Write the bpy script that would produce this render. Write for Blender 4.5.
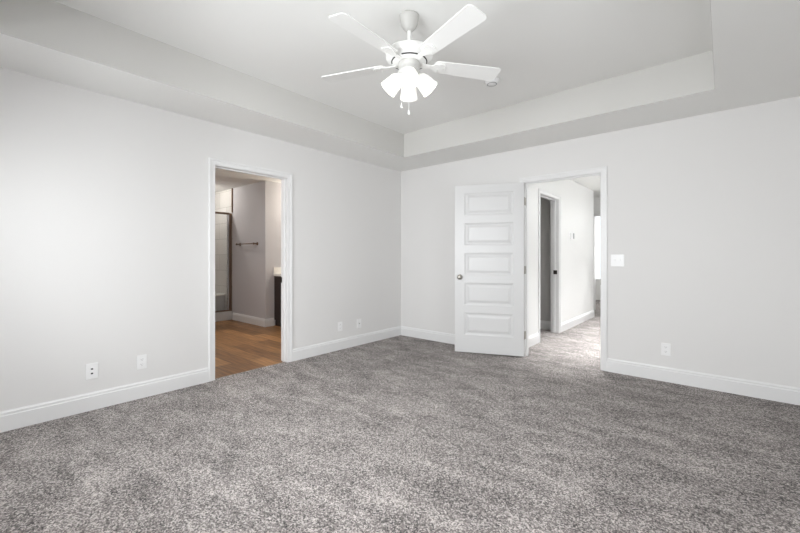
import bpy, bmesh, math
from mathutils import Vector, Matrix

# ------------------------------------------------------------------ scene, camera, light
for o in list(bpy.data.objects):
    bpy.data.objects.remove(o)
S = bpy.context.scene
COL = S.collection
R = math.radians
YAW = 40.459                       # camera heading, degrees left of +Y

cam_d = bpy.data.cameras.new('camera')
cam_d.sensor_width = 36.0
cam_d.lens = 380.2 / 800 * 36.0
cam_d.shift_y = -(266.5 - 256.24) / 800
cam_d.clip_start = 0.02
cam = bpy.data.objects.new('camera', cam_d)
cam.location = (0, 0, 1.17)
cam.rotation_euler = (R(90), 0, R(YAW))
COL.objects.link(cam)
S.camera = cam

vs = S.view_settings
vs.view_transform = 'Standard'
vs.look = 'None'
vs.gamma = 1.0
vs.use_curve_mapping = False
vs.exposure = 0.0
S.cycles.use_denoising = True
S.cycles.diffuse_bounces = 8
S.cycles.max_bounces = 14
S.cycles.sample_clamp_indirect = 6.0

world = bpy.data.worlds.new('sky')
S.world = world
world.use_nodes = True
bg = world.node_tree.nodes['Background']
bg.inputs['Color'].default_value = (0.92, 0.96, 1.0, 1)
bg.inputs['Strength'].default_value = 1.2


def area(name, loc, rot, sx, sy, energy, color=(1, 1, 1), spread=180):
    d = bpy.data.lights.new(name, 'AREA')
    d.shape = 'RECTANGLE'
    d.size, d.size_y = sx, sy
    d.energy, d.color = energy, color
    d.spread = R(spread)
    o = bpy.data.objects.new(name, d)
    o.location, o.rotation_euler = loc, rot
    COL.objects.link(o)
    return o


def point(name, loc, energy, color=(1, 1, 1), radius=0.06):
    d = bpy.data.lights.new(name, 'POINT')
    d.energy, d.color, d.shadow_soft_size = energy, color, radius
    o = bpy.data.objects.new(name, d)
    o.location = loc
    COL.objects.link(o)
    return o


# daylight outside the bedroom windows (behind the camera), unseen hall and bathroom lamps, added fill lights
DAY = (0.955, 0.982, 1.0)
area('daylight', (-2.50, -0.70, 1.42), (R(44), 0, 0), 1.0, 1.5, 50, DAY)
area('bedroom_ceiling_fill', (-2.50, -0.72, 1.30), (R(120), 0, 0), 1.0, 1.2, 4, DAY)  # added upward light that brightens the bedroom ceiling
area('daylight', (-1.15, -0.70, 1.42), (R(72), 0, 0), 1.1, 1.5, 112, DAY)
area('daylight', (0.74, 1.70, 1.42), (R(50), 0, R(90)), 1.5, 1.5, 26, DAY)
area('hall_daylight', (-2.2, 11.4, 1.4), (R(-90), 0, 0), 1.6, 2.0, 44, (1, 0.99, 0.96))


def disk(name, loc, size, energy, color):
    o = area(name, loc, (0, 0, 0), size, size, energy, color)
    o.data.shape = 'DISK'
    return o


for hy in (4.95, 5.9, 7.0, 8.1):
    disk('hall_lamp', (-1.05, hy, 2.41), 0.20, 3.6, (0.97, 0.99, 1.0)).data.spread = R(150)
for hy in (5.4, 7.2):
    point('hall_ceiling_fill', (-1.00, hy, 2.12), 4.5, (0.97, 0.99, 1.0), 0.14)  # added unseen lights to whiten the hall ceiling and upper wall
for hy in (4.85, 5.6, 6.4, 7.3):
    disk('hall_floor_fill', (-1.20, hy, 2.41), 0.20, 9, (0.97, 0.99, 1.0)).data.spread = R(55)  # added narrow lights, no fixtures, to brighten the hall carpet
point('vanity_lamp', (-5.50, 4.20, 2.05), 29, (1.0, 0.92, 0.80), 0.06)
disk('bathroom_fill', (-4.9, 2.0, 2.41), 0.30, 20, (1.0, 0.98, 0.97))  # added unseen light that sets the tone of the grey partition
point('shower_lamp', (-7.22, 2.75, 2.36), 18, (1.0, 0.96, 0.91), 0.03)


# ------------------------------------------------------------------ materials
def srgb(r, g, b):
    f = lambda c: c / 12.92 if c <= 0.04045 else ((c + 0.055) / 1.055) ** 2.4
    return (f(r / 255), f(g / 255), f(b / 255), 1)


def mat(name, col, rough=0.5, metal=0.0, bump=0.0, bscale=200.0, spec=0.5):
    m = bpy.data.materials.new(name)
    m.use_nodes = True
    nt = m.node_tree
    b = nt.nodes['Principled BSDF']
    b.inputs['Roughness'].default_value = rough
    b.inputs['Metallic'].default_value = metal
    b.inputs['Specular IOR Level'].default_value = spec
    tc = nt.nodes.new('ShaderNodeTexCoord')
    n = nt.nodes.new('ShaderNodeTexNoise')
    n.inputs['Scale'].default_value = bscale
    n.inputs['Detail'].default_value = 3
    nt.links.new(tc.outputs['Object'], n.inputs['Vector'])
    mx = nt.nodes.new('ShaderNodeMix')
    mx.data_type = 'RGBA'
    mx.inputs[6].default_value = [c * 0.985 for c in col[:3]] + [1]
    mx.inputs[7].default_value = [min(1, c * 1.015) for c in col[:3]] + [1]
    nt.links.new(n.outputs['Fac'], mx.inputs[0])
    nt.links.new(mx.outputs[2], b.inputs['Base Color'])
    if bump:
        bp = nt.nodes.new('ShaderNodeBump')
        bp.inputs['Strength'].default_value = bump
        bp.inputs['Distance'].default_value = 0.002
        nt.links.new(n.outputs['Fac'], bp.inputs['Height'])
        nt.links.new(bp.outputs['Normal'], b.inputs['Normal'])
    return m


M = {}
M['tray'] = mat('tray_side_shaded', srgb(209, 208, 205), 0.85, bump=0.1, bscale=200, spec=0.1)  # ceiling paint darkened, shade of the upright tray sides in the colour
M['wall'] = mat('wall_paint', srgb(226, 225, 224), 0.75, bump=0.12, bscale=260, spec=0.25)
M['ceiling'] = mat('ceiling_paint', srgb(236, 236, 234), 0.9, bump=0.1, bscale=200, spec=0.1)
M['hall_wall'] = mat('hall_wall_paint', srgb(236, 236, 235), 0.75, bump=0.12, bscale=260, spec=0.25)
M['bath_wall'] = mat('bathroom_wall_paint', srgb(200, 198, 200), 0.75, bump=0.12, bscale=260, spec=0.25)
M['trim'] = mat('trim_enamel', srgb(231, 231, 231), 0.32, spec=0.5)
M['door'] = mat('door_enamel', srgb(212, 212, 212), 0.36, spec=0.5)
M['plate'] = mat('white_plastic', srgb(240, 240, 240), 0.3)
M['fan'] = mat('white_fan_enamel', srgb(238, 238, 236), 0.38)
M['fan_shaded'] = mat('fan_enamel_shaded', srgb(196, 195, 192), 0.45)  # fan enamel greyed to paint shade on canopy and switch housing
M['slot'] = mat('dark_slot', srgb(40, 38, 38), 0.6)
M['grey'] = mat('grey_screen', srgb(150, 152, 152), 0.3)
M['nickel'] = mat('satin_nickel', srgb(176, 172, 166), 0.28, 1.0)
M['bronze'] = mat('brushed_bronze', srgb(128, 110, 96), 0.38, 0.8)
M['dark'] = mat('dark_latch', srgb(70, 64, 60), 0.4, 0.7)
M['espresso'] = mat('espresso_wood', srgb(44, 32, 28), 0.45, bump=0.1, bscale=60)
M['marble'] = mat('cultured_marble', srgb(238, 236, 230), 0.2)
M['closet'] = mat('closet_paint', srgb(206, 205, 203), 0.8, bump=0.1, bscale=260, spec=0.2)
M['chrome'] = mat('chrome', srgb(210, 210, 210), 0.12, 1.0)


def carpet_mat():
    m = bpy.data.materials.new('carpet_pile')
    m.use_nodes = True
    nt = m.node_tree
    N, L = nt.nodes, nt.links
    b = N['Principled BSDF']
    b.inputs['Roughness'].default_value = 1.0
    b.inputs['Specular IOR Level'].default_value = 0.05
    b.inputs['Sheen Weight'].default_value = 0.15
    tc = N.new('ShaderNodeTexCoord')
    n1 = N.new('ShaderNodeTexNoise')
    n1.inputs['Scale'].default_value = 190
    n1.inputs['Detail'].default_value = 2.5
    n1.inputs['Roughness'].default_value = 0.6
    L.new(tc.outputs['Object'], n1.inputs['Vector'])
    vo = N.new('ShaderNodeTexVoronoi')
    vo.inputs['Scale'].default_value = 165
    L.new(tc.outputs['Object'], vo.inputs['Vector'])
    sep = N.new('ShaderNodeSeparateColor')
    L.new(vo.outputs['Color'], sep.inputs[0])
    n3 = N.new('ShaderNodeTexNoise')
    n3.inputs['Scale'].default_value = 38
    n3.inputs['Detail'].default_value = 2
    L.new(tc.outputs['Object'], n3.inputs['Vector'])
    mp = N.new('ShaderNodeMapping')
    mp.inputs['Rotation'].default_value = (0, 0, R(-70))
    mp.inputs['Scale'].default_value = (1.0, 2.2, 1)
    L.new(tc.outputs['Object'], mp.inputs['Vector'])
    n2 = N.new('ShaderNodeTexNoise')
    n2.inputs['Scale'].default_value = 3.0
    n2.inputs['Detail'].default_value = 3
    n2.inputs['Distortion'].default_value = 0.6
    L.new(mp.outputs['Vector'], n2.inputs['Vector'])

    def math_(op, a, b_):
        q = N.new('ShaderNodeMath')
        q.operation = op
        for i, v in enumerate((a, b_)):
            if isinstance(v, (int, float)):
                q.inputs[i].default_value = v
            else:
                L.new(v, q.inputs[i])
        return q.outputs[0]
    cen = lambda v, k: math_('MULTIPLY', math_('SUBTRACT', v, 0.5), k)
    s = math_('ADD', cen(sep.outputs[0], 0.70), math_('ADD', cen(n1.outputs['Fac'], 0.90), math_('ADD', cen(n3.outputs['Fac'], 0.34), cen(n2.outputs['Fac'], 0.58))))
    cr = N.new('ShaderNodeValToRGB')
    e = cr.color_ramp.elements
    e[0].position, e[0].color = 0.05, srgb(38, 36, 36)
    e[1].position, e[1].color = 0.95, srgb(214, 206, 202)
    q = e.new(0.50)
    q.color = srgb(133, 126, 123)
    L.new(math_('ADD', s, 0.5), cr.inputs['Fac'])
    L.new(cr.outputs['Color'], b.inputs['Base Color'])
    bp = N.new('ShaderNodeBump')
    bp.inputs['Strength'].default_value = 0.8
    bp.inputs['Distance'].default_value = 0.012
    L.new(n1.outputs['Fac'], bp.inputs['Height'])
    L.new(bp.outputs['Normal'], b.inputs['Normal'])
    return m


def brick_mat(name, c1, c2, cm, w, h, mortar, rough, offset, rot=(0, 0, 0), grain=0.0, bump=0.1):
    m = bpy.data.materials.new(name)
    m.use_nodes = True
    nt = m.node_tree
    N, L = nt.nodes, nt.links
    b = N['Principled BSDF']
    b.inputs['Roughness'].default_value = rough
    tc = N.new('ShaderNodeTexCoord')
    mp = N.new('ShaderNodeMapping')
    mp.inputs['Rotation'].default_value = rot
    L.new(tc.outputs['Object'], mp.inputs['Vector'])
    br = N.new('ShaderNodeTexBrick')
    br.offset = offset
    br.inputs['Scale'].default_value = 1.0
    br.inputs['Brick Width'].default_value = w
    br.inputs['Row Height'].default_value = h
    br.inputs['Mortar Size'].default_value = mortar
    br.inputs['Color1'].default_value = c1
    br.inputs['Color2'].default_value = c2
    br.inputs['Mortar'].default_value = cm
    L.new(mp.outputs['Vector'], br.inputs['Vector'])
    out = br.outputs['Color']
    if grain:
        mp2 = N.new('ShaderNodeMapping')
        mp2.inputs['Scale'].default_value = (2.5, 26, 26)
        L.new(mp.outputs['Vector'], mp2.inputs['Vector'])
        ns = N.new('ShaderNodeTexNoise')
        ns.inputs['Scale'].default_value = 1.6
        ns.inputs['Detail'].default_value = 6
        L.new(mp2.outputs['Vector'], ns.inputs['Vector'])
        mx = N.new('ShaderNodeMix')
        mx.data_type = 'RGBA'
        mx.blend_type = 'OVERLAY'
        mx.inputs[0].default_value = grain
        L.new(out, mx.inputs[6])
        L.new(ns.outputs['Fac'], mx.inputs[7])
        out = mx.outputs[2]
    L.new(out, b.inputs['Base Color'])
    bp = N.new('ShaderNodeBump')
    bp.inputs['Strength'].default_value = bump
    bp.inputs['Distance'].default_value = 0.002
    bp.invert = True
    L.new(br.outputs['Fac'], bp.inputs['Height'])
    L.new(bp.outputs['Normal'], b.inputs['Normal'])
    return m


M['carpet'] = carpet_mat()
M['wood'] = brick_mat('wood_plank', srgb(166, 122, 76), srgb(114, 79, 46), srgb(72, 50, 32), 1.22, 0.18, 0.003, 0.42, 0.37, grain=0.85)
M['tile'] = brick_mat('shower_tile', srgb(214, 212, 208), srgb(204, 202, 198), srgb(176, 174, 170), 0.60, 0.30, 0.004, 0.25, 0.5, rot=(R(90), 0, 0))
M['curb'] = mat('curb_tile', srgb(186, 184, 182), 0.35)


def glass_mat(name, fac):
    m = bpy.data.materials.new(name)
    m.use_nodes = True
    nt = m.node_tree
    N, L = nt.nodes, nt.links
    N.remove(N['Principled BSDF'])
    t = N.new('ShaderNodeBsdfTransparent')
    t.inputs[0].default_value = (0.985, 0.985, 0.985, 1)
    g = N.new('ShaderNodeBsdfGlossy')
    g.inputs['Roughness'].default_value = 0.02
    fr = N.new('ShaderNodeFresnel')
    fr.inputs[0].default_value = 1.3
    mx = N.new('ShaderNodeMixShader')
    L.new(fr.outputs[0], mx.inputs[0])
    L.new(t.outputs[0], mx.inputs[1])
    L.new(g.outputs[0], mx.inputs[2])
    L.new(mx.outputs[0], N['Material Output'].inputs[0])
    return m


M['glass'] = glass_mat('clear_glass', 0.06)


def glow_mat(name, col, strength, diffuse=True):
    m = bpy.data.materials.new(name)
    m.use_nodes = True
    nt = m.node_tree
    b = nt.nodes['Principled BSDF']
    b.inputs['Base Color'].default_value = (0.72, 0.72, 0.70, 1)
    b.inputs['Roughness'].default_value = 0.45
    b.inputs['Emission Color'].default_value = (*col, 1)
    b.inputs['Emission Strength'].default_value = strength
    return m


M['shade'] = glow_mat('frosted_lit_glass', (1.0, 0.97, 0.92), 0.55)
M['bulb'] = glow_mat('lit_bulb', (1.0, 0.95, 0.88), 42)


# ------------------------------------------------------------------ mesh helpers
class MB:
    def __init__(self):
        self.bm = bmesh.new()

    def box(self, a, b, mx=None):
        x0, x1 = sorted((a[0], b[0])); y0, y1 = sorted((a[1], b[1])); z0, z1 = sorted((a[2], b[2]))
        v = [self.bm.verts.new(p) for p in ((x0, y0, z0), (x1, y0, z0), (x1, y1, z0), (x0, y1, z0),
                                             (x0, y0, z1), (x1, y0, z1), (x1, y1, z1), (x0, y1, z1))]
        for f in ((3, 2, 1, 0), (4, 5, 6, 7), (0, 1, 5, 4), (1, 2, 6, 5), (2, 3, 7, 6), (3, 0, 4, 7)):
            self.bm.faces.new([v[i] for i in f])
        if mx:
            bmesh.ops.transform(self.bm, matrix=mx, verts=v)
        return self

    def bbox(self, a, b, bevel=0.002, mx=None, seg=2):
        t = bmesh.new()
        q = MB(); q.bm = t
        q.box(a, b)
        bmesh.ops.bevel(t, geom=t.edges[:], offset=bevel, segments=seg, affect='EDGES', profile=0.5)
        if mx:
            bmesh.ops.transform(t, matrix=mx, verts=t.verts[:])
        self.merge(t)
        return self

    def merge(self, t):
        vm = {v: self.bm.verts.new(v.co) for v in t.verts}
        for f in t.faces:
            nf = self.bm.faces.new([vm[v] for v in f.verts])
            nf.smooth = f.smooth
        t.free()

    def lathe(self, prof, seg=40, mx=None, close=False):
        """prof: (r, z) pairs turned about local z."""
        rings, vs_ = [], []
        for r, z in prof:
            if r < 1e-6:
                ring = [self.bm.verts.new((0, 0, z))]
            else:
                ring = [self.bm.verts.new((r * math.cos(2 * math.pi * i / seg), r * math.sin(2 * math.pi * i / seg), z)) for i in range(seg)]
            rings.append(ring); vs_ += ring
        for a, b in zip(rings[:-1], rings[1:]):
            for i in range(seg):
                j = (i + 1) % seg
                q = [a[i % len(a)], a[j % len(a)], b[j % len(b)], b[i % len(b)]]
                u = []
                for w in q:
                    if w not in u:
                        u.append(w)
                if len(u) >= 3:
                    f = self.bm.faces.new(u); f.smooth = True
        if mx:
            bmesh.ops.transform(self.bm, matrix=mx, verts=vs_)
        return self

    def tube(self, pts, r, seg=12):
        pts = [Vector(p) for p in pts]
        rings = []
        for i, p in enumerate(pts):
            d = (pts[min(i + 1, len(pts) - 1)] - pts[max(i - 1, 0)]).normalized()
            up = Vector((0, 0, 1)) if abs(d.z) < 0.95 else Vector((1, 0, 0))
            s = d.cross(up).normalized(); t = s.cross(d)
            rr = r[i] if isinstance(r, (list, tuple)) else r
            rings.append([self.bm.verts.new(p + (s * math.cos(2 * math.pi * k / seg) + t * math.sin(2 * math.pi * k / seg)) * rr) for k in range(seg)])
        for a, b in zip(rings[:-1], rings[1:]):
            for k in range(seg):
                f = self.bm.faces.new((a[k], a[(k + 1) % seg], b[(k + 1) % seg], b[k])); f.smooth = True
        self.bm.faces.new(rings[0][::-1]); self.bm.faces.new(rings[-1])
        return self

    def prism(self, outline, z0, z1, mx=None):
        lo = [self.bm.verts.new((x, y, z0)) for x, y in outline]
        hi = [self.bm.verts.new((x, y, z1)) for x, y in outline]
        n = len(outline)
        self.bm.faces.new(lo[::-1]); self.bm.faces.new(hi)
        for i in range(n):
            self.bm.faces.new((lo[i], lo[(i + 1) % n], hi[(i + 1) % n], hi[i]))
        if mx:
            bmesh.ops.transform(self.bm, matrix=mx, verts=lo + hi)
        return self

    def build(self, name, m, parent=None, smooth_angle=None):
        bmesh.ops.recalc_face_normals(self.bm, faces=self.bm.faces[:])
        me = bpy.data.meshes.new(name)
        self.bm.to_mesh(me); self.bm.free()
        me.materials.append(m)
        if smooth_angle:
            try:
                me.set_sharp_from_angle(angle=R(smooth_angle))
            except Exception:
                pass
        o = bpy.data.objects.new(name, me)
        COL.objects.link(o)
        if parent:
            o.parent = parent
        return o


def thing(name, label, cat, loc=(0, 0, 0), rot=(0, 0, 0), group=None):
    o = bpy.data.objects.new(name, None)
    o.empty_display_size = 0.1
    o.location, o.rotation_euler = loc, rot
    COL.objects.link(o)
    o['label'], o['category'] = label, cat
    if group:
        o['group'] = group
    return o


def tag(o, label, cat, group=None):
    o['label'], o['category'] = label, cat
    if group:
        o['group'] = group
    return o


def struct(mb, name, m, label, cat, parent=None):
    o = mb.build(name, m, parent) if isinstance(mb, MB) else mb
    o['kind'] = 'structure'
    o['label'], o['category'] = label, cat
    return o


def copy_tree(o, parent=None):
    c = o.copy()
    COL.objects.link(c)
    if parent:
        c.parent = parent
    for ch in list(o.children):
        copy_tree(ch, c)
    return c


# ------------------------------------------------------------------ bedroom shell
XL, XR = -3.6656, 0.504          # left and right wall faces
YN, YF = -0.47, 4.317            # near wall (behind the camera) and far wall faces
HS, HT = 2.4295, 2.7255          # soffit and tray heights
TX0, TX1, TY0, TY1 = -3.109, -0.052, 0.10, 3.722
T = 0.115
BD0, BD1, BDH = 1.602, 2.380, 2.030      # bathroom doorway (along Y in the left wall)
HD0, HD1, HDH = -1.768, -0.966, 2.026    # bedroom doorway (along X in the far wall)
J = 0.018

# floors
struct(MB().box((XL - 0.035, YN - T, -0.05), (XR + T, YF + 0.06, 0)), 'floor', M['carpet'], 'speckled grey cut pile carpet covering the bedroom', 'carpet')
struct(MB().box((-3.4, YF + 0.06, -0.05), (-0.6, 11.2, 0)), 'floor_hall', M['carpet'], 'bright grey carpet of the hall beyond the open door', 'carpet')
struct(MB().box((-8.2, 0.2, -0.05), (XL - 0.035, 6.2, -0.006)), 'floor_bathroom', M['wood'], 'brown wood plank floor of the bathroom', 'floor')

# bedroom walls
w = MB()
w.box((XL - T, YN - T, 0), (XL, BD0 - J, 2.85)).box((XL - T, BD1 + J, 0), (XL, YF, 2.85)).box((XL - T, BD0 - J, BDH + J), (XL, BD1 + J, 2.85))
struct(w, 'wall_left', M['wall'], 'light grey left wall with the bathroom doorway', 'wall')
w = MB()
w.box((XL - T, YF, 0), (HD0 - J, YF + T, 2.85)).box((HD1 + J, YF, 0), (XR + T, YF + T, 2.85)).box((HD0 - J, YF, HDH + J), (HD1 + J, YF + T, 2.85))
struct(w, 'wall_far', M['wall'], 'light grey far wall with the white door and switch', 'wall')


def wall_with_windows(name, axis, face, outer, a0, a1, wins, label):
    m = MB()
    zs0, zs1 = 0.70, 2.12

    def bx(u0, u1, z0, z1):
        if axis == 'x':
            m.box((u0, outer, z0), (u1, face, z1))
        else:
            m.box((outer, u0, z0), (face, u1, z1))
    bx(a0, a1, 0, zs0); bx(a0, a1, zs1, 2.85)
    prev = a0
    for u0, u1 in wins:
        bx(prev, u0, zs0, zs1); prev = u1
    bx(prev, a1, zs0, zs1)
    struct(m, name, M['wall'], label, 'wall')
    for i, (u0, u1) in enumerate(wins):
        f = MB(); d0 = outer + (face - outer) * 0.3; d1 = outer + (face - outer) * 0.75

        def fb(a, b, z0, z1, e0=d0, e1=d1):
            if axis == 'x':
                f.box((a, e0, z0), (b, e1, z1))
            else:
                f.box((e0, a, z0), (e1, b, z1))
        fb(u0, u0 + .05, zs0, zs1); fb(u1 - .05, u1, zs0, zs1); fb(u0 + .05, u1 - .05, zs0, zs0 + .05); fb(u0 + .05, u1 - .05, zs1 - .05, zs1)
        fb(u0 + .05, u1 - .05, 1.39, 1.43)
        n = {'x': 1, 'y': 3}[axis] + i
        fo = struct(f, 'window_%d' % n, M['trim'], 'white framed bedroom window behind the viewer', 'window')
        g = MB(); dm = (d0 + d1) / 2
        if axis == 'x':
            g.box((u0 + .05, dm - .003, zs0 + .05), (u1 - .05, dm + .003, zs1 - .05))
        else:
            g.box((dm - .003, u0 + .05, zs0 + .05), (dm + .003, u1 - .05, zs1 - .05))
        g.build('pane', M['glass'], fo)


wall_with_windows('wall_near', 'x', YN, YN - T, XL - T, XR + T, [(-2.97, -2.03), (-1.65, -0.65)], 'light grey near wall with windows')
wall_with_windows('wall_right', 'y', XR, XR + T, YN, YF, [(0.98, 2.42)], 'light grey right wall with a window')

# ceiling: soffit ring and raised tray
c = MB()
c.box((XL, YN, HS), (TX0, YF, 2.85)).box((TX1, YN, HS), (XR, YF, 2.85)).box((TX0, YN, HS), (TX1, TY0, 2.85)).box((TX0, TY1, HS), (TX1, YF, 2.85))
c.box((TX0, TY0, HT), (TX1, TY1, 2.85))
struct(c, 'ceiling', M['ceiling'], 'off white tray ceiling with dropped border', 'ceiling')
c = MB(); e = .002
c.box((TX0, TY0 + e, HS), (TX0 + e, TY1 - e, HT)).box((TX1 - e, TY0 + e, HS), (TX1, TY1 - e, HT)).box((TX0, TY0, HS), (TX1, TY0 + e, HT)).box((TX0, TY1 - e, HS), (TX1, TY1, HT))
struct(c, 'trim_7', M['tray'], 'upright sides of the ceiling tray, toned darker for shade', 'tray side')

# ------------------------------------------------------------------ trim
BASE = [(0, 0), (0.015, 0), (0.015, 0.104), (0.010, 0.109), (0.010, 0.123), (0.004, 0.130), (0.003, 0.135), (0, 0.135)]


def base_run(mb, p0, p1, n, z=0.0):
    """baseboard profile swept from p0 to p1 (xy), thickness along n (xy)."""
    rows = []
    for p in (p0, p1):
        rows.append([mb.bm.verts.new((p[0] + n[0] * t, p[1] + n[1] * t, z + h)) for t, h in BASE])
    k = len(BASE)
    for i in range(k):
        j = (i + 1) % k
        mb.bm.faces.new((rows[0][i], rows[0][j], rows[1][j], rows[1][i]))
    mb.bm.faces.new(rows[0]); mb.bm.faces.new(rows[1][::-1])


CW = 0.060
b = MB(); base_run(b, (XL, YN + .014), (XL, BD0 - CW), (1, 0)); base_run(b, (XL, BD1 + CW), (XL, YF - .014), (1, 0))
struct(b, 'baseboard_left', M['trim'], 'white baseboard along the left wall', 'baseboard')
b = MB(); base_run(b, (XL, YF), (HD0 - CW, YF), (0, -1)); base_run(b, (HD1 + CW, YF), (XR - .014, YF), (0, -1))
struct(b, 'baseboard_far', M['trim'], 'white baseboard along the far wall', 'baseboard')
b = MB(); base_run(b, (XL, YN), (XR, YN), (0, 1))
struct(b, 'baseboard_near', M['trim'], 'white baseboard along the near wall', 'baseboard')
b = MB(); base_run(b, (XR, YN + .014), (XR, YF), (-1, 0))
struct(b, 'baseboard_right', M['trim'], 'white baseboard along the right wall', 'baseboard')


def door_frame(name, axis, faces, u0, u1, h, label, stop=True, stop_at=0.55, sides=(1, 1)):
    """Jambs, stops and stepped casings round an opening. axis 'y': wall plane at x; faces (front, back)."""
    f0, f1 = faces
    m = MB()
    s = 1 if f0 > f1 else -1

    def bx(ua, ub, da, db, z0, z1, bev=0.0):
        a, b_ = ((da, ua, z0), (db, ub, z1)) if axis == 'y' else ((ua, da, z0), (ub, db, z1))
        if bev:
            m.bbox(a, b_, bev)
        else:
            m.box(a, b_)
    bx(u0 - J, u0, f0, f1, 0, h + J); bx(u1, u1 + J, f0, f1, 0, h + J); bx(u0, u1, f0, f1, h, h + J)
    if stop:
        da = f0 + (f1 - f0) * stop_at - s * .017; db = da + s * .034
        bx(u0, u0 + .011, da, db, 0, h); bx(u1 - .011, u1, da, db, 0, h); bx(u0 + .011, u1 - .011, da, db, h - .011, h)
    for k, (fc, sg) in enumerate(((f0, s), (f1, -s))):
        if not sides[k]:
            continue
        for ua, ub, z1 in ((u0 - CW, u0 - .005, h + CW), (u1 + .005, u1 + CW, h + CW)):
            lo, hi = (ua, ua + .02) if ub < (u0 + u1) / 2 else (ub - .02, ub)
            bx(ua, ub, fc, fc + sg * .011, 0, h + .005, .0015)
            bx(lo, hi, fc + sg * .009, fc + sg * .018, 0, z1, .003)
        bx(u0 - CW, u1 + CW, fc, fc + sg * .011, h + .005, h + CW, .0015)
        bx(u0 - CW + .02, u1 + CW - .02, fc + sg * .009, fc + sg * .018, h + CW - .02, h + CW, .003)
    return struct(m, name, M['trim'], label, 'door frame')


fr_bath = door_frame('trim_1', 'y', (XL, XL - T), BD0, BD1, BDH, 'white casing round the bathroom doorway in the left wall')
fr_bed = door_frame('trim_2', 'x', (YF, YF + T), HD0, HD1, HDH, 'white casing round the bedroom doorway in the far wall', stop_at=.46)
for hz in (.249, 1.009, 1.809):
    MB().bbox((HD0 - .001, YF + .001, hz - .045), (HD0 + .002, YF + .030, hz + .045), .0006).build('hinge_leaf', M['nickel'], fr_bed)['label'] = 'satin nickel hinge leaf'
MB().bbox((HD1 - .003, YF - .004, .875), (HD1 + .001, YF + .035, .935), .001).build('strike_plate', M['nickel'], fr_bed)['label'] = 'satin nickel strike plate'
MB().bbox((XL - T - .003, BD1 - .003, .875), (XL - T + .040, BD1 + .001, .935), .001).build('strike_plate', M['dark'], fr_bath)['label'] = 'dark bronze strike plate'

# ------------------------------------------------------------------ hall beyond the bedroom doorway
HX = -1.92
CL0, CL1, CLH = 5.195, 5.980, 2.03
HEND = 8.02
EY = 8.95
YB = YF + T
w = MB()
w.box((HX - T, YB, 0), (HX, CL0 - J, HS)).box((HX - T, CL1 + J, 0), (HX, HEND, HS)).box((HX - T, CL0 - J, CLH + J), (HX, CL1 + J, HS))
w.box((-3.4, HEND - T, 0), (HX - T, HEND, HS))
struct(w, 'wall_hall_left', M['hall_wall'], 'white hall wall with a thermostat and closet doorway', 'wall')
w = MB(); w.box((-0.72, YB, 0), (-0.6, EY, HS))
struct(w, 'wall_hall_right', M['hall_wall'], 'white right wall of the hall', 'wall')
E0, E1 = -2.130, -1.33
w = MB(); w.box((-3.5, EY, 0), (E0 - J, EY + T, HS)).box((E1 + J, EY, 0), (-0.6, EY + T, HS)).box((E0 - J, EY, 2.03 + J), (E1 + J, EY + T, HS))
struct(w, 'wall_hall_end', M['hall_wall'], 'white wall at the end of the hall', 'wall')
w = MB(); w.box((-3.5, HEND - T, 0), (-3.4, EY, HS))
struct(w, 'wall_hall_side', M['hall_wall'], 'white wall closing the side of the hall', 'wall')
w = MB(); w.box((-3.5, EY + T, 0), (-3.4, 11.2, HS)).box((-0.7, EY + T, 0), (-0.6, 11.2, HS))
w.box((-3.5, 11.2, 0), (-3.0, 11.3, HS)).box((-1.2, 11.2, 0), (-0.6, 11.3, HS)).box((-3.0, 11.2, 0), (-1.2, 11.3, .5)).box((-3.0, 11.2, 2.3), (-1.2, 11.3, HS))
struct(w, 'wall_end_room', M['hall_wall'], 'bright white walls of the room past the hall', 'wall')
f = MB()
for a, b_ in (((-3.0, 11.22, .5), (-2.94, 11.28, 2.3)), ((-1.26, 11.22, .5), (-1.2, 11.28, 2.3)), ((-2.94, 11.22, .5), (-1.26, 11.28, .56)), ((-2.94, 11.22, 2.24), (-1.26, 11.28, 2.3))):
    f.box(a, b_)
fo = struct(f, 'window_4', M['trim'], 'bright window of the room past the hall', 'window')
MB().box((-2.94, 11.247, .56), (-1.26, 11.253, 2.24)).build('pane', M['glass'], fo)
c = MB(); c.box((-3.5, YB, HS), (-0.6, 11.3, HS + .1))
struct(c, 'ceiling_hall', M['ceiling'], 'white hall ceiling', 'ceiling')
door_frame('trim_3', 'y', (HX, HX - T), CL0, CL1, CLH, 'white casing round the dark closet doorway in the hall', stop_at=.6)
cs = MB().bbox((HX - .075, CL1 - .015, .895), (HX - .02, CL1 - .0105, .955), .001).build('strike_plate', M['dark'], bpy.data.objects['trim_3'])
cs['label'] = 'dark strike plate'
door_frame('trim_4', 'x', (EY, EY + T), E0, E1, 2.03, 'white casing round the bright opening at the end of the hall', stop=False)
b = MB(); base_run(b, (HX, YB), (HX, CL0 - CW), (1, 0)); base_run(b, (HX, CL1 + CW), (HX, HEND), (1, 0)); base_run(b, (HX, HEND), (-3.4, HEND), (0, 1))
struct(b, 'baseboard_hall_left', M['trim'], 'white baseboard along the hall wall', 'baseboard')
b = MB(); base_run(b, (-3.4, EY), (E0 - CW, EY), (0, -1)); base_run(b, (E1 + CW, EY), (-.72, EY), (0, -1))
struct(b, 'baseboard_hall_end', M['trim'], 'white baseboard at the end of the hall', 'baseboard')
# closet behind the hall wall
w = MB()
w.box((-3.30, 6.15, 0), (HX - T, 6.25, HS)).box((-3.40, YB, 0), (-3.30, 6.25, HS))
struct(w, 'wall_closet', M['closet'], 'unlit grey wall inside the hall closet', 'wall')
b = MB(); base_run(b, (-3.30, 6.15), (HX - T - .02, 6.15), (0, -1))
struct(b, 'baseboard_closet', M['trim'], 'white baseboard inside the unlit hall closet', 'baseboard')

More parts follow.
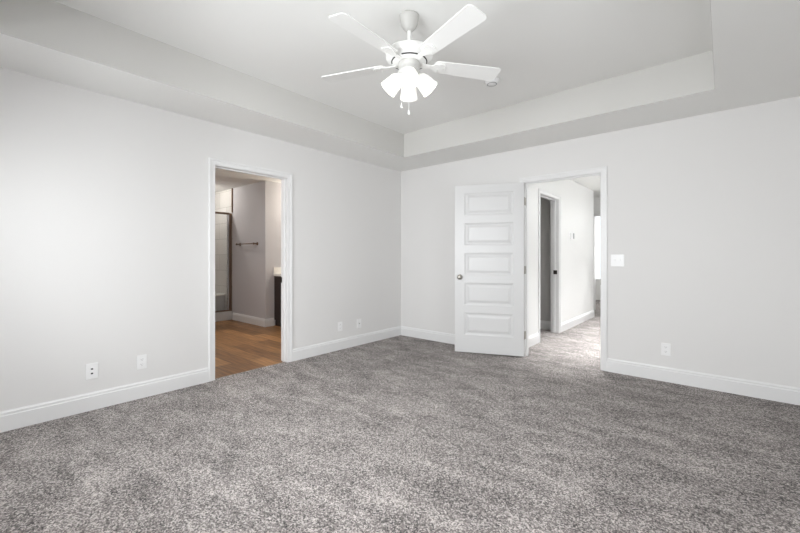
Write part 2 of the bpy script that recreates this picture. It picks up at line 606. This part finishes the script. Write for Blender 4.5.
# ------------------------------------------------------------------ bathroom beyond the left doorway
PX, PY = -5.805, 3.358           # outside corner of the partition
SX = -6.95                       # shower front
XB = XL - T
w = MB()
w.box((SX, PY, 0), (PX, PY + T, HS))
w.box((PX - T, PY + T, 0), (PX, 6.0, HS))
struct(w, 'wall_bathroom_partition', M['bath_wall'], 'grey bathroom wall with the towel bar', 'wall')
w = MB().box((-8.2, PY, 0), (SX, PY + T, HS))
struct(w, 'wall_shower_side', M['tile'], 'pale tiled side wall of the shower', 'wall')
w = MB().box((-8.2, 1.2, 0), (-8.1, PY, HS))
struct(w, 'wall_shower_back', M['tile'], 'pale tiled back wall of the shower', 'wall')
w = MB(); w.box((-8.2, 0.2, 0), (XB, 0.3, HS)).box((PX, 6.0, 0), (XB, 6.1, HS)).box((-8.2, 1.1, 0), (SX, 1.2, HS)).box((SX - .1, .3, 0), (SX, 1.1, HS))
struct(w, 'wall_bathroom_side', M['bath_wall'], 'grey walls closing the bathroom', 'wall')
c = MB().box((-8.2, .2, HS), (XB, 6.1, HS + .1))
struct(c, 'ceiling_bathroom', M['ceiling'], 'off white bathroom ceiling', 'ceiling')
b = MB(); base_run(b, (SX + .02, PY), (PX + .014, PY), (0, -1), -.006); base_run(b, (PX, PY), (PX, 3.515), (1, 0), -.006)
struct(b, 'baseboard_bathroom', M['trim'], 'white baseboard round the grey bathroom wall corner', 'baseboard')

# shower: curb, bench, glazed front
curb = MB().bbox((SX - .10, 1.2, -.006), (SX, PY, .152), .006)
struct(curb, 'trim_5', M['curb'], 'grey tiled shower curb', 'shower curb')
t = MB().box((SX - .006, PY - .022, 1.98), (SX + .012, PY + .004, HS))
struct(t, 'trim_6', M['bronze'], 'bronze tile edge trim above the shower post', 'edge trim')
bn = thing('shower_bench', 'pale tiled corner bench inside the glazed shower', 'bench', (-7.75, 3.1, 0))
MB().bbox((-.345, -.42, 0), (.48, .255, .42), .004).build('bench_base', M['curb'], bn)
MB().bbox((-.345, -.43, .42), (.50, .255, .45), .006).build('bench_top', M['marble'], bn)['label'] = 'white bench slab'
sh = thing('shower_screen', 'bronze framed clear glass shower front on the tiled curb', 'shower screen', (SX - .05, PY, .152))
MB().bbox((-.022, -.045, 0), (.022, -.003, 1.815), .003).build('post', M['bronze'], sh)
MB().bbox((-.022, -2.1, 1.79), (.022, -.045, 1.825), .003).build('header_bar', M['bronze'], sh)
MB().bbox((-.018, -2.1, 0), (.018, -.045, .025), .003).build('bottom_rail', M['bronze'], sh)
MB().bbox((-.012, -.080, .025), (.012, -.047, 1.79), .003).build('inner_stile', M['chrome'], sh)['label'] = 'pale silver stile beside the post'
MB().box((-.004, -2.1, .025), (.004, -.080, 1.79)).build('glass_panel', M['glass'], sh)

tb = thing('towel_bar', 'dark bronze towel bar mounted on the grey bathroom wall', 'towel bar', (-6.36, PY, 1.385))
MB().tube([(-.31, -.065, 0), (.31, -.065, 0)], .010).build('bar', M['bronze'], tb)
rot = Matrix.Rotation(R(90), 4, 'X')
for sx in (-.30, .30):
    q = MB()
    q.lathe([(0, 0), (.028, 0), (.028, .008), (.016, .014), (.012, .03), (.012, .055), (.018, .060), (.018, .078), (0, .080)], 20, Matrix.Translation((sx, 0, 0)) @ rot)
    q.build('bracket', M['bronze'], tb)

va = thing('vanity_cabinet', 'dark espresso bathroom vanity cabinet behind the doorway jamb', 'cabinet', (PX, 3.52, -.006))
MB().bbox((.002, 0, .10), (.52, 1.5, .84), .003).build('body', M['espresso'], va)
MB().bbox((.002, .02, 0), (.45, 1.48, .10), .002).build('toe_kick', M['espresso'], va)
for k in range(3):
    y0 = .02 + k * .49
    d = MB(); d.bbox((.52, y0, .13), (.54, y0 + .47, .82), .003)
    d.bbox((.54, y0 + .06, .19), (.546, y0 + .41, .76), .003)
    d = d.build('cabinet_door', M['espresso'], va)
    MB().tube([(.545, y0 + .43, .6), (.565, y0 + .43, .6), (.565, y0 + .43, .72), (.545, y0 + .43, .72)], .005).build('handle', M['nickel'], d)
ct = thing('countertop', 'white countertop with backsplash on the dark bathroom cabinet', 'countertop', (PX, 3.505, .834))
MB().bbox((.002, 0, .0005), (.56, 1.53, .034), .004).build('slab', M['marble'], ct)
MB().bbox((.002, 0, .034), (.022, 1.53, .150), .003).build('backsplash', M['marble'], ct)

# ------------------------------------------------------------------ the open five panel door
ANG = 22.5
dr = bpy.data.objects.new('door_1', None)
COL.objects.link(dr)
dr.location = (HD0 - .001, YF - .014, .014)
dr.rotation_euler = (0, 0, R(-(180 - ANG)))
dr['kind'] = 'structure'
dr['label'] = 'white five panel interior door swung open against the far wall'
dr['category'] = 'door'
# leaf local: x from hinge to latch, y thickness (room side is +y after opening), z up
DW, DH, DT, DY = 0.800, 2.010, 0.035, 0.011


def panel_door():
    """One skin: stiles and rails with five sunk fields, each with a bevelled raised centre, on both faces."""
    m = MB()
    ST, TOP, PH, GAP = .118, .098, .266, .0925
    pans = []
    z = DH - TOP
    for k in range(5):
        pans.append((z - PH, z)); z -= PH + GAP
    x0, x1 = .004, .004 + DW
    px0, px1 = x0 + ST, x1 - ST
    bm = m.bm

    def quad(pts):
        bm.faces.new([bm.verts.new(p) for p in pts])

    def face(yf, dirn):
        def Q(a, b_, c_, d_):
            quad([(p[0], yf + dirn * p[2], p[1]) for p in (a, b_, c_, d_)])

        def flat(xa, xb, za, zb, dep=0):
            Q((xa, za, dep), (xb, za, dep), (xb, zb, dep), (xa, zb, dep))
        flat(x0, px0, 0, DH); flat(px1, x1, 0, DH)
        zs = [DH] + [v for pn in pans for v in (pn[1], pn[0])] + [0]
        for i in range(0, len(zs), 2):
            flat(px0, px1, zs[i + 1], zs[i])
        # rings: (inset, depth)
        rings = [(0, 0), (.004, .006), (.012, .008), (.018, .011), (.030, .011), (.052, .004), (.056, .003)]
        for za, zb in pans:
            for (i0, d0), (i1, d1) in zip(rings[:-1], rings[1:]):
                A = [(px0 + i0, za + i0, d0), (px1 - i0, za + i0, d0), (px1 - i0, zb - i0, d0), (px0 + i0, zb - i0, d0)]
                B = [(px0 + i1, za + i1, d1), (px1 - i1, za + i1, d1), (px1 - i1, zb - i1, d1), (px0 + i1, zb - i1, d1)]
                for e in range(4):
                    Q(A[e], A[(e + 1) % 4], B[(e + 1) % 4], B[e])
            i1, d1 = rings[-1]
            flat(px0 + i1, px1 - i1, za + i1, zb - i1, d1)
    face(DY, 1); face(DY + DT, -1)
    a, b_ = DY, DY + DT
    quad([(x0, a, 0), (x0, b_, 0), (x0, b_, DH), (x0, a, DH)]); quad([(x1, a, 0), (x1, b_, 0), (x1, b_, DH), (x1, a, DH)])
    quad([(x0, a, 0), (x1, a, 0), (x1, b_, 0), (x0, b_, 0)]); quad([(x0, a, DH), (x1, a, DH), (x1, b_, DH), (x0, b_, DH)])
    bmesh.ops.remove_doubles(bm, verts=bm.verts[:], dist=1e-5)
    return m


panel_door().build('leaf', M['door'], dr)
kx, kz = .004 + DW - .062, .905
for side in (1, -1):
    yb = DY + DT if side > 0 else DY
    q = MB()
    q.lathe([(0, 0), (.032, 0), (.032, .003), (.027, .008), (.014, .010), (.011, .018), (.011, .026), (.018, .030), (.0265, .038), (.029, .047), (.0265, .056), (.017, .062), (0, .064)],
            28, Matrix.Translation((kx, yb, kz)) @ Matrix.Rotation(R(-90 * side), 4, 'X'))
    kn = q.build('door_knob', M['nickel'], dr)
    kn['label'] = 'satin nickel round knob'
lp = MB().bbox((.004 + DW - .0005, DY + .006, kz - .028), (.004 + DW + .001, DY + DT - .006, kz + .028), .0004).build('latch_plate', M['nickel'], dr)
for hz in (.235, .995, 1.795):
    q = MB()
    q.bbox((.0025, DY - .006, hz - .045), (.0045, DY + DT - .004, hz + .045), .0005)
    q.tube([(.0, 0, hz - .045), (.0, 0, hz + .045)], .0065, 14)
    q.tube([(.0, 0, hz + .045), (.0, 0, hz + .051)], .0045, 12)
    h_ = q.build('hinge', M['nickel'], dr)
    h_['label'] = 'satin nickel butt hinge'

# ------------------------------------------------------------------ wall plates
def plate_base(w_, h_, root):
    MB().bbox((-w_ / 2, -.006, -h_ / 2), (w_ / 2, 0, h_ / 2), .0025).build('cover_plate', M['plate'], root)


def duplex(root):
    plate_base(.072, .115, root)
    for sz in (.021, -.021):
        o = []
        for i in range(20):
            a = 2 * math.pi * i / 20
            o.append((.0165 * math.cos(a), max(-.0125, min(.0125, .0165 * math.sin(a)))))
        mx = Matrix.Translation((0, -.0055, sz)) @ Matrix.Rotation(R(90), 4, 'X')
        rc = MB().prism(o, 0, .0025, mx).build('receptacle', M['plate'], root)
        sl = MB()
        sl.box((-.0075, -.0084, sz - .0015), (-.0055, -.0079, sz + .0065)).box((.0055, -.0084, sz - .0005), (.0075, -.0079, sz + .0065))
        sl.lathe([(0, 0), (.0022, 0), (.0022, .0006), (0, .0006)], 10, Matrix.Translation((0, -.0078, sz - .0065)) @ Matrix.Rotation(R(90), 4, 'X'))
        sl.build('slots', M['slot'], rc)
    sc = MB().lathe([(0, 0), (.0032, 0), (.0028, .0012), (0, .0014)], 12, Matrix.Translation((0, -.006, 0)) @ Matrix.Rotation(R(90), 4, 'X')).build('screw', M['plate'], root)


LW = R(90)       # plates on the left wall face +X
ROW = 'wall plates low on the left wall'
op = thing('wall_outlet', 'white power outlet second from the left, nearer the bathroom doorway casing', 'outlet', (XL, 1.006, .297), (0, 0, LW), ROW)
duplex(op)
q = copy_tree(op); q.location = (XL, 3.138, .290); q['label'] = 'white power outlet between the bathroom doorway and the far corner'
q = copy_tree(op); q.location = (-.415, YF, .300); q.rotation_euler = (0, 0, 0); q['label'] = 'white power outlet low on the far wall right of the doorway'
del q['group']
jk = thing('jack_plate', 'leftmost white wall plate with two dark jacks above the baseboard', 'wall plate', (XL, .680, .296), (0, 0, LW), ROW)
plate_base(.076, .118, jk)
for sz in (.017, -.017):
    jb = MB().bbox((-.011, -.0075, sz - .010), (.011, -.0055, sz + .010), .001).build('jack', M['plate'], jk)
    MB().box((-.0065, -.0080, sz - .006), (.0065, -.0074, sz + .005)).build('socket', M['slot'], jb)
bp_ = thing('cable_plate', 'white wall plate closest to the far corner on left wall', 'wall plate', (XL, 3.463, .285), (0, 0, LW), ROW)
plate_base(.076, .118, bp_)
MB().lathe([(0, 0), (.007, 0), (.007, .004), (.0048, .004), (.0048, .010), (0, .010)], 14, Matrix.Translation((0, -.006, 0)) @ Matrix.Rotation(R(90), 4, 'X')).build('connector', M['nickel'], bp_)
for sz in (.042, -.042):
    MB().lathe([(0, 0), (.0032, 0), (.0028, .0012), (0, .0014)], 12, Matrix.Translation((0, -.006, sz)) @ Matrix.Rotation(R(90), 4, 'X')).build('screw', M['plate'], bp_)

sw = thing('light_switch', 'white double toggle switch plate right of the bedroom doorway', 'light switch', (-.815, YF, 1.128))
plate_base(.118, .120, sw)
for sx in (-.023, .023):
    bz = MB().bbox((sx - .006, -.0075, -.013), (sx + .006, -.0055, .013), .0006).build('toggle_bezel', M['plate'], sw)
    MB().bbox((sx - .0042, -.017, -.001), (sx + .0042, -.006, .010), .001).build('toggle', M['plate'], bz)
    for sz in (.030, -.030):
        MB().lathe([(0, 0), (.0032, 0), (.0028, .0012), (0, .0014)], 12, Matrix.Translation((sx, -.006, sz)) @ Matrix.Rotation(R(90), 4, 'X')).build('screw', M['plate'], sw)

th = thing('thermostat', 'small white thermostat with grey side on the hall wall', 'thermostat', (HX, 6.62, 1.505), (0, 0, LW))
MB().bbox((-.085, -.022, -.055), (.085, 0, .055), .005).build('housing', M['plate'], th)
MB().bbox((.010, -.026, -.045), (.070, -.021, .045), .002).build('display', M['grey'], th)['label'] = 'grey display window'

# ------------------------------------------------------------------ ceiling fan
FX, FY = -1.552, 1.912
fan = thing('ceiling_fan', 'white five blade ceiling fan with four lit glass shades', 'ceiling fan', (FX, FY, HT))
FWD = R(90 + YAW - 0.0)
MB().lathe([(0, 0), (.062, 0), (.062, -.012), (.060, -.030), (.054, -.056), (.043, -.078), (.028, -.093), (.018, -.100), (0, -.100)], 40).build('canopy', M['fan_shaded'], fan)
MB().lathe([(.0125, -.095), (.0125, -.205)], 20).build('downrod', M['fan'], fan)
mh = MB().lathe([(0, -.178), (.022, -.178), (.026, -.198), (.060, -.203), (.090, -.208), (.112, -.218), (.120, -.228), (.146, -.236), (.150, -.246), (.150, -.272), (.146, -.280), (.122, -.288), (.112, -.300), (.100, -.306), (0, -.306)], 56).build('motor_housing', M['fan'], fan)
for k in range(5):
    a = FWD + R(180) + R(72) * k
    q = MB()
    pts = [(.113 * math.cos(a + s), .113 * math.sin(a + s), -.299) for s in [R(-26 + 52 * i / 12) for i in range(13)]]
    q.tube(pts, .004, 8)
    q.build('vent_slot', M['slot'], mh)['label'] = 'dark curved vent slot'
MB().lathe([(0, -.306), (.068, -.306), (.070, -.312), (.066, -.330), (.066, -.352), (.072, -.358), (.072, -.368), (.060, -.380), (.030, -.388), (.012, -.392), (.012, -.402), (0, -.406)], 36).build('switch_housing', M['fan_shaded'], fan)

BR0, BR1 = .165, .632


def blade_outline():
    pts = []
    def wdt(t):
        return .052 + .016 * t
    corner = .028
    # root rounded, tip with rounded corners
    for i in range(9):
        a = R(270) - R(180) * i / 8
        pts.append((BR0 + .02 + .02 * math.cos(a), -.052 * 0 + .052 * math.sin(a)) if False else (BR0 + .018 + .018 * math.cos(a), .052 * math.sin(a)))
    wt = wdt(1)
    for i in range(7):
        a = R(90) - R(90) * i / 6
        pts.append((BR1 - corner + corner * math.cos(a), wt - corner + corner * math.sin(a)))
    for i in range(7):
        a = -R(90) * i / 6
        pts.append((BR1 - corner + corner * math.cos(a), -wt + corner + corner * math.sin(a)))
    return pts


BZ = -.305
first = None
for k in range(5):
    a = FWD + R(72) * k - R(3)
    if first is None:
        bm_ = MB().prism(blade_outline()[::-1], -.003, .003, Matrix.Rotation(R(-11), 4, 'X'))
        bl = bm_.build('fan_blade', M['fan'], fan)
        ir = MB()
        o = [(.085, -.020), (.120, -.016), (.150, -.014), (.175, -.030), (.205, -.040), (.235, -.036), (.250, -.016), (.252, 0),
             (.250, .016), (.235, .036), (.205, .040), (.175, .030), (.150, .014), (.120, .016), (.085, .020)]
        ir.prism(o, -.0085, -.0035, Matrix.Rotation(R(-11), 4, 'X'))
        for sx, sy in ((.200, -.026), (.200, .026), (.238, 0)):
            ir.lathe([(0, -.0115), (.004, -.011), (.005, -.0085), (0, -.0085)], 12, Matrix.Rotation(R(-11), 4, 'X') @ Matrix.Translation((sx, sy, 0)))
        iro = ir.build('blade_iron', M['fan'], bl)
        first = bl
    else:
        bl = copy_tree(first, fan)
    bl.location = (0, 0, BZ)
    bl.rotation_euler = (0, 0, a)

# four shades on the light kit
TILT = R(47)
sfirst = None
for k in range(4):
    a = FWD + R(180) + R(90) * k
    if sfirst is None:
        outer = [(.026, 0), (.030, .004), (.040, .014), (.047, .030), (.051, .055), (.055, .085), (.059, .108), (.060, .115)]
        inner = [(r - .003, z) for r, z in outer[::-1]]
        ax = Matrix.Translation((.060, 0, -.394)) @ Matrix.Rotation(R(90) + TILT, 4, 'Y')
        sm = MB().lathe(outer + inner, 40, ax)
        so = sm.build('lamp_shade', M['shade'], fan)
        so['label'] = 'lit frosted glass shade'
        MB().lathe([(0, -.020), (.016, -.020), (.024, -.012), (.029, 0), (.029, .010), (.024, .014), (.022, .020), (0, .020)], 24, ax).build('shade_holder', M['fan'], so)
        MB().lathe([(0, .020), (.013, .022), (.013, .034), (.022, .046), (.028, .062), (.028, .072), (.022, .086), (.010, .095), (0, .097)], 24, ax).build('bulb', M['bulb'], so)
        MB().tube([(.040, 0, -.366), (.052, 0, -.376), (.066, 0, -.396)], .011, 12).build('lamp_arm', M['fan'], so)
        sfirst = so
    else:
        so = copy_tree(sfirst, fan)
    so.rotation_euler = (0, 0, a)

rx, ry = math.cos(R(YAW)), math.sin(R(YAW))
fx, fy = -math.sin(R(YAW)), math.cos(R(YAW))
for lat, fwd, zt, ze in ((-.050, -.030, -.37, -.602), (-.003, 0.0, -.40, -.632)):
    x, y = lat * rx + fwd * fx, lat * ry + fwd * fy
    q = MB().tube([(x, y, zt), (x, y, ze + .02)], .0016, 8)
    pc = q.build('pull_chain', M['fan'], fan)
    MB().lathe([(0, ze + .024), (.003, ze + .022), (.006, ze + .010), (.0075, ze), (.006, ze - .006), (0, ze - .008)], 14, Matrix.Translation((x, y, 0))).build('pull_knob', M['fan'], pc)

sd = thing('smoke_detector', 'round white smoke detector on ceiling beyond right fan blade', 'smoke detector', (-1.560, 3.080, HT))
MB().lathe([(0, 0), (.066, 0), (.066, -.010), (.060, -.014), (.058, -.026), (.048, -.036), (0, -.038)], 36).build('housing', M['plate'], sd)
MB().lathe([(.040, -.0375), (.044, -.0385), (.040, -.0395), (.036, -.0385)], 24).build('sensor_ring', M['grey'], sd)
